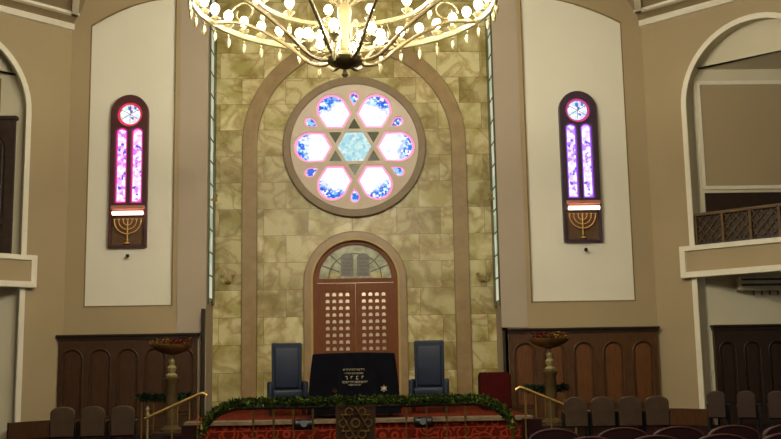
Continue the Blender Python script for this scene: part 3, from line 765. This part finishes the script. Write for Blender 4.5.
for a, b in zip(rings, rings[1:]):
    for i in range(n): bm.faces.new((a[i], a[(i+1) % n], b[(i+1) % n], b[i]))
bm.faces.new(rings[0])
fin('drape', bm, M['velvet'], cl, True)
bm = bmesh.new()
def glyph(bm, x, z, h, y):
    w = h*.62; t_ = h*.16; k = random.randrange(5)
    box(bm, x, x+w, y-.006, y, z+h-t_, z+h)
    if k in (0, 1, 3): box(bm, x+w-t_, x+w, y-.006, y, z, z+h)
    if k in (1, 2, 4): box(bm, x+t_*.2, x+t_*1.2, y-.006, y, z+(h*.3 if k == 4 else 0), z+h)
    if k in (2, 3): box(bm, x, x+w, y-.006, y, z, z+t_)
    return w + h*.22
for (z, h, x0, x1) in ((.865, .032, -.20, .20), (.80, .026, -.17, .17), (.70, .062, -.16, .18), (.635, .034, -.22, .24), (.585, .028, -.10, .13)):
    x = x0
    y = -.394 - (1.0-z)*.05
    while x < x1:
        if h > .05: x += glyph(bm, x, z, h, y) + .05
        else: x += glyph(bm, x, z, h, y)
fin('embroidered_writing', bm, M['thread'], cl)['kind'] = 'stuff'
bm = bmesh.new()
for a0 in (PI/2, -PI/2):
    p = [(.56+.06*math.cos(a0+k*2*PI/3), -.425, .52+.06*math.sin(a0+k*2*PI/3)) for k in range(3)]; tube(bm, p, .009, 5, closed=True)
sphere(bm, (.56, -.42, .52), .028, 8); fin('emblem', bm, M['thread'], cl)
bm = bmesh.new()
for a0 in (PI/2, -PI/2):
    p = [(-.36+.04*math.cos(a0+k*2*PI/3), -.43, .50+.04*math.sin(a0+k*2*PI/3)) for k in range(3)]; tube(bm, p, .006, 5, closed=True)
fin('emblem', bm, M['dullgold'], cl)

rb = thing('velvet_stand', 'low stand draped in dark red velvet, far right on the platform', 'stand', (2.93, 20.6, PH))
fin('drape', BX(-.31, .31, -.25, .25, .02, .72, bev=.03), M['redvel'], rb, True)
fin('top_cushion', BX(-.29, .29, -.22, .22, .70, .76, bev=.025), M['redvel'], rb, True)

# ------------------------------------------------------------------ garlands
def garland(name, label, path, rad, mats, n, loc=(0, 0, 0), leaf=.07, seed=1, tips=None):
    rnd = random.Random(seed); path = [Vector(p) for p in path]
    L = [0]
    for a, b in zip(path, path[1:]): L.append(L[-1]+(b-a).length)
    t = thing(name, label, 'garland', loc)
    def at(s):
        s *= L[-1]
        for i in range(len(path)-1):
            if s <= L[i+1]: return path[i].lerp(path[i+1], (s-L[i])/(L[i+1]-L[i]))
        return path[-1]
    def leaves(k, m, nm, rng=(0, 1)):
        bm = bmesh.new()
        for _ in range(k):
            c = at(rnd.uniform(*rng)); d = Vector((rnd.gauss(0, 1), rnd.gauss(0, 1), rnd.gauss(0, 1))).normalized()
            p = c + d*rad*rnd.uniform(.35, 1); d2 = (d+Vector((rnd.gauss(0, .6), rnd.gauss(0, .6), rnd.gauss(0, .6)))).normalized()
            sd = d2.cross(Vector((rnd.random(), rnd.random(), rnd.random()))).normalized(); up = d2.cross(sd)
            l = leaf*rnd.uniform(.7, 1.3); w = l*.28
            v = [bm.verts.new(q) for q in (p, p+d2*l*.5+sd*w+up*w*.3, p+d2*l, p+d2*l*.5-sd*w+up*w*.3)]
            bm.faces.new((v[0], v[1], v[2])); bm.faces.new((v[0], v[2], v[3]))
        me = bpy.data.meshes.new(nm); bm.to_mesh(me); bm.free(); o = link(nm, me, m, t); o['kind'] = 'stuff'; return o
    fin('core', tube(bmesh.new(), path, rad*.6, 8), mats[0], t)
    leaves(n, mats[0], 'leaves'); 
    if len(mats) > 1: leaves(n//4, mats[1], 'tip_leaves', tips or (0, 1))
    return t

# ------------------------------------------------------------------ front balustrade
BY = 14.8
zt = .86
arc = []
for i in range(9):
    u = i/8; arc.append((1.72+.52*math.sin(u*PI/2)*1.0, BY-.45*u, zt-.02-.42*(1-math.cos(u*PI/2))))
left = [(-x+2*CX*0+.10, y, z) for x, y, z in arc]; right = [(x+.10, y, z) for x, y, z in arc]
bal = thing('balustrade', 'low brass balustrade with a carved star post, in front of the platform', 'balustrade', (CX, BY, 0))
def loc_(p): return (p[0]-CX, p[1]-BY, p[2])
fin('handrail', tube(bmesh.new(), [loc_(p) for p in left[::-1]+right], .022, 8), M['wooddark'], bal, True)
fin('bottom_rail', tube(bmesh.new(), [loc_((-1.65, BY, .12)), loc_((1.8, BY, .12))], .02, 6), M['dullgold'], bal)
for x in (-1.45, -1.15, -.86, -.57, .82, .9+.22, 1.42, 1.70):
    fin('baluster', lathe(bmesh.new(), [(.02, 0), (.016, .1), (.011, .3), (.011, .62), (.022, .66), (.012, .70), (.02, .74), (.011, .86)], 8, (x-CX, 0, 0)), M['dullgold'], bal, True)
for p in (left[-1], right[-1]):
    fin('newel', lathe(bmesh.new(), [(.05, 0), (.04, .05), (.028, .1), (.028, p[2]+.06), (.045, p[2]+.09), (.02, p[2]+.12), (.035, p[2]+.16), (.0001, p[2]+.24)], 12, (p[0]-CX, p[1]-BY, 0)), M['dullgold'], bal, True)
pw, x_c = .295, .065-CX
post = fin('star_post', BX(x_c-pw, x_c+pw, -.02, .14, 0, .86, bev=.01), M['wood'], bal)
bm = bmesh.new(); sz = .60
for a0 in (PI/2, -PI/2):
    tube(bm, [(x_c+.235*math.cos(a0+k*2*PI/3), -.04, sz+.235*math.sin(a0+k*2*PI/3)) for k in range(3)], .022, 6, closed=True)
for k in range(6):
    a = k*PI/3
    tube(bm, [(x_c+.19*math.cos(a)+.055*math.cos(b), -.035, sz+.19*math.sin(a)+.055*math.sin(b)) for b in [2*PI*j/14 for j in range(14)]], .012, 5, closed=True)
tube(bm, [(x_c+.06*math.cos(b), -.035, sz+.06*math.sin(b)) for b in [2*PI*j/16 for j in range(16)]], .012, 5, closed=True)
fin('star_emblem', bm, M['dullgold'], post)
plate('post_frame', rect(x_c-pw, x_c+pw, .1, .86), [rect(x_c-pw+.035, x_c+pw-.035, .3, .83)], -.04, -.02, M['wood'], post)
garland('garland', 'long green leafy garland along the front balustrade rail', [(p[0], p[1], p[2]+.085) for p in left[::-1]+right],   .056, [M['leaf'], M['leafdark']], 5200, leaf=.05, seed=3)

# low black spotlights standing on the top step
def floor_spot():
    t = thing('floor_spotlight', 'small black floor spotlight left of the star post', 'spotlight')
    fin('base', BX(-.08, .08, -.05, .05, 0, .02), M['black'], t)
    bm = bmesh.new(); tube(bm, [(-.17, 0, .10), (-.15, 0, .10), (.15, 0, .10), (.17, 0, .10)], [.07, .095, .095, .07], 18); fin('housing', bm, M['black'], t, True)
    bm = bmesh.new(); tube(bm, [(0, -.085, .11), (0, -.105, .115)], .06, 16); fin('lens', bm, M['lens'], t)
    bm = bmesh.new(); tube(bm, [(-.19, 0, .10), (-.19, 0, .02), (.19, 0, .02), (.19, 0, .10)], .01, 6); fin('yoke', bm, M['black'], t)
    return t
f1 = floor_spot(); place(f1, (-.88, 17.84, .31), .1)
f2 = dup(f1, (1.26, 17.84, .31), -.1, 'small black floor spotlight right of the star post')

# ------------------------------------------------------------------ pedestal bowls
def pedestal(loc, label, flip):
    t = thing('pedestal_bowl', label, 'flower stand', loc)
    fin('base', lathe(bmesh.new(), [(.20, 0), (.20, .05), (.15, .08), (.11, .12)], 20), M['column'], t, True)
    fin('column', lathe(bmesh.new(), [(.11, .12), (.105, .5), (.11, .9), (.135, .93), (.14, .98), (.10, 1.0)], 20), M['column'], t, True)
    fin('vase', lathe(bmesh.new(), [(.10, 1.0), (.11, 1.03), (.055, 1.07), (.08, 1.13), (.085, 1.17), (.045, 1.22), (.065, 1.27), (.06, 1.31), (.03, 1.35), (.03, 1.42)], 18), M['vase'], t, True)
    fin('bowl', lathe(bmesh.new(), [(.03, 1.40), (.16, 1.43), (.30, 1.49), (.38, 1.57), (.385, 1.59), (.36, 1.59), (.28, 1.52), (.14, 1.47), (.0001, 1.46)], 28), M['dullgold'], t, True)
    rnd = random.Random(5 if flip else 6)
    for m, nm, sgn in ((M['yelflower'], 'yellow_flowers', 1), (M['redflower'], 'red_flowers', -1)):
        bm = bmesh.new()
        for k in range(60):
            a = rnd.uniform(0, 2*PI); r = rnd.uniform(.05, .40)
            x = r*math.cos(a); y = r*math.sin(a)
            if rnd.random() < .8 and x*sgn*(-1 if flip else 1) < 0: x = -x
            z = 1.60+rnd.uniform(-.04, .09)
            for q in range(5):
                b = q*2*PI/5+rnd.random()
                d = Vector((math.cos(b), math.sin(b), .5)); s = Vector((-math.sin(b), math.cos(b), 0)); c = Vector((x, y, z))
                v = [bm.verts.new(w) for w in (c, c+d*.03+s*.02, c+d*.06, c+d*.03-s*.02)]; bm.faces.new(v)
        o = fin(nm, bm, m, t); o['kind'] = 'stuff'
    return t
pedestal((-3.36, 18.5, .28), 'brass flower bowl on a tall bronze pedestal, left of the ark', True)
pedestal((3.71, 18.5, .28), 'brass flower bowl on a tall bronze pedestal, right of the ark', False)
for x, sd in ((-3.36, 'left'), (3.71, 'right')):
    tag(fin('plinth', BX(x-.32, x+.32, 18.2, 18.8, 0, .28, bev=.01), M['wooddark']), 'dark wooden plinth carrying the %s flower bowl pedestal' % sd, 'plinth')

# side stairs with sloping brass handrails
def stair(side):
    sg = -1 if side == 'left' else 1
    xo, xi = (-3.52, -2.60) if side == 'left' else (3.88, 2.94)
    y = 17.0
    t = thing('side_stairs', 'small dark carpeted steps under the %s sloping brass handrail' % side, 'steps', ((xo+xi)/2, y+.35, 0))
    cx = (xo+xi)/2
    for k in range(3):
        a = xo+(xi-xo)*k/3
        fin('step', BX(min(a, xi)-cx, max(a, xi)-cx, -.31, -.04, k*.155, (k+1)*.155-.001), M['floor'], t)
    h = thing('handrail', 'sloping brass handrail beside the %s flower bowl pedestal' % side, 'handrail', (cx, y, 0))
    z0, z1 = .60, 1.00
    end = xi - sg*.13
    fin('rail', tube(bmesh.new(), [(xo-cx, 0, z0), (xi-cx, 0, z1), (xi-cx-sg*.06, 0, z1+.015), (end-cx, 0, z1-.03)], .026, 8), M['gold'], h, True)
    for k, x in ((0, xo+(xi-xo)*.05), (1, xo+(xi-xo)*.5), (2, xo+(xi-xo)*.97)):
        zz = z0+(z1-z0)*(x-xo)/(xi-xo)
        if k == 0: prof = [(.03, 0), (.03, .04), (.02, .08), (.02, zz), (.035, zz+.06), (.02, zz+.1), (.035, zz+.14), (.0001, zz+.2)]
        else: prof = [(.02, 0), (.014, .05), (.014, zz)]
        fin('post', lathe(bmesh.new(), prof, 10, (x-cx, 0, 0)), M['vase' if k == 0 else 'dullgold'], h, True)
stair('left'); stair('right')

# rear side rails dressed with dark green garlands
for side, x0, x1, z in (('left', -4.10, -3.10, .87), ('right', 3.32, 4.14, .90)):
    y = 19.2; cx = (x0+x1)/2
    t = thing('side_railing', 'low railing with pale posts behind the %s pedestal' % side, 'railing', (cx, y, 0))
    fin('rail', BX(x0-cx, x1-cx, -.02, .02, z-.04, z, bev=.008), M['dullgold'], t)
    fin('bottom_rail', BX(x0-cx, x1-cx, -.02, .02, .06, .09), M['dullgold'], t)
    for k in range(5):
        x = x0+(x1-x0)*(k+.2)/4.4
        if PH and side == 'left' and x > -3.0: zb = PH
        else: zb = 0
        fin('post', lathe(bmesh.new(), [(.022, 0), (.022, .05), (.015, .1), (.015, z-.03)], 8, (x-cx, 0, 0)), M['dullgold'], t, True)
    garland('garland', 'dark green garland on the low railing behind the %s pedestal' % side, [(x0, y-.01, z+.03), (cx, y-.01, z+.0), (x1, y-.01, z+.03)], .06, [M['leafdark']], 900, leaf=.06, seed=9 if side == 'left' else 10)

# ------------------------------------------------------------------ seats
def theatre_seat(m, piping=True, label='', cat='chair', name='auditorium_chair', w=.228):
    t = thing(name, label, cat)
    # occupant faces +Y: we see the rear of the backrest
    prof = [(-w, .38), (w, .38)] + [(w*math.cos(a)*1.0, .76+.10*math.sin(a)) for a in [PI*k/16 for k in range(17)]]
    plate('backrest', prof, [], -.05, .04, m, t, bevel=.015)
    if piping:
        fin('piping', tube(bmesh.new(), [(x, -.05, z) for x, z in prof[1:]+prof[:1]], .011, 6), M['piping'], t)
    fin('seat_cushion', BX(-w+.02, w-.02, .04, .46, .36, .46, bev=.03), m, t, True)
    for s in (-1, 1):
        fin('armrest', BX(s*w-.025, s*w+.025, .0, .40, .57, .62, bev=.01), M['wooddark'], t)
        fin('leg', BX(s*w-.02, s*w+.02, .02, .36, 0, .57), M['black'], t)
    return t
rowA = [(1.31, 'behind the front end of the right handrail'), (1.88, ''), (2.45, ''), (2.99, ''), (3.52, ''), (4.05, '')]
seat = None
namesA = ['leftmost burgundy seat in the farther row, bottom right', 'second burgundy seat from the left in the farther row',
          'third burgundy seat from the left in the farther row', 'fourth burgundy seat from the left in the farther row',
          'fifth burgundy seat in the farther row, at the right photo edge']
for i, x in enumerate((1.90, 2.53, 3.04, 3.55, 4.06)):
    if seat is None: seat = theatre_seat(M['burg'], True, namesA[0]); o = seat; o['group'] = 'burgundy auditorium seats'
    else: o = dup(seat, label=namesA[i])
    place(o, (x, 9.05, 0), 0)
namesB = ['leftmost burgundy seat in the nearer row, bottom right', 'second burgundy seat from the left in the nearer row', 'third burgundy seat from the left in the nearer row', 'rightmost burgundy seat in the nearer row']
for i, x in enumerate((2.02, 2.56, 3.11, 3.66)): place(dup(seat, label=namesB[i]), (x, 8.15, -.005), 0)
namesC = ['burgundy seat lowest at the bottom left corner', 'second burgundy seat from the left photo edge', 'third burgundy seat from the left photo edge', 'fourth burgundy seat from the left photo edge']
for i, x in enumerate((-3.28, -2.75, -2.22, -1.69)): place(dup(seat, label=namesC[i]), (x, 8.45, 0), 0)

wl = theatre_seat(M['tan'], False, 'tan upholstered seat nearest the left photo edge, before the dark wainscot', name='side_chair', w=.19)
wl['group'] = 'tan side seats'
place(wl, (-4.66, 16.2, 0.0), .12)
lab = ['tan upholstered seat, second from the left photo edge', 'tan upholstered seat left of the flower bowl pedestal', 'tan upholstered seat beside the left sloping handrail']
for i, (x, z) in enumerate(((-4.19, 0), (-3.72, 0))): place(dup(wl, label=lab[i]), (x, 16.25+i*.05, 0), .12)
lab = ['tan upholstered seat right of the right sloping handrail', 'tan seat, second to the right of the right handrail', 'tan seat, third to the right of the right handrail', 'tan seat at the right end, by the cream wall pier']
for i, x in enumerate((3.69, 4.13, 4.57, 5.01)): place(dup(wl, label=lab[i]), (x, 16.3-i*.03, -.06+.06), -.12)
lab = ['dark seat under the right balcony, left one of three', 'dark seat under the right balcony, middle one of three', 'dark seat under the right balcony, right one of three']
fs = theatre_seat(M['tandark'], False, lab[0], name='side_chair', w=.16); fs['group'] = 'seats under the right balcony'
place(fs, (6.62, 17.9, 0), -.5)
place(dup(fs, label=lab[1]), (7.08, 17.66, 0), -.5); place(dup(fs, label=lab[2]), (7.54, 17.42, 0), -.5)
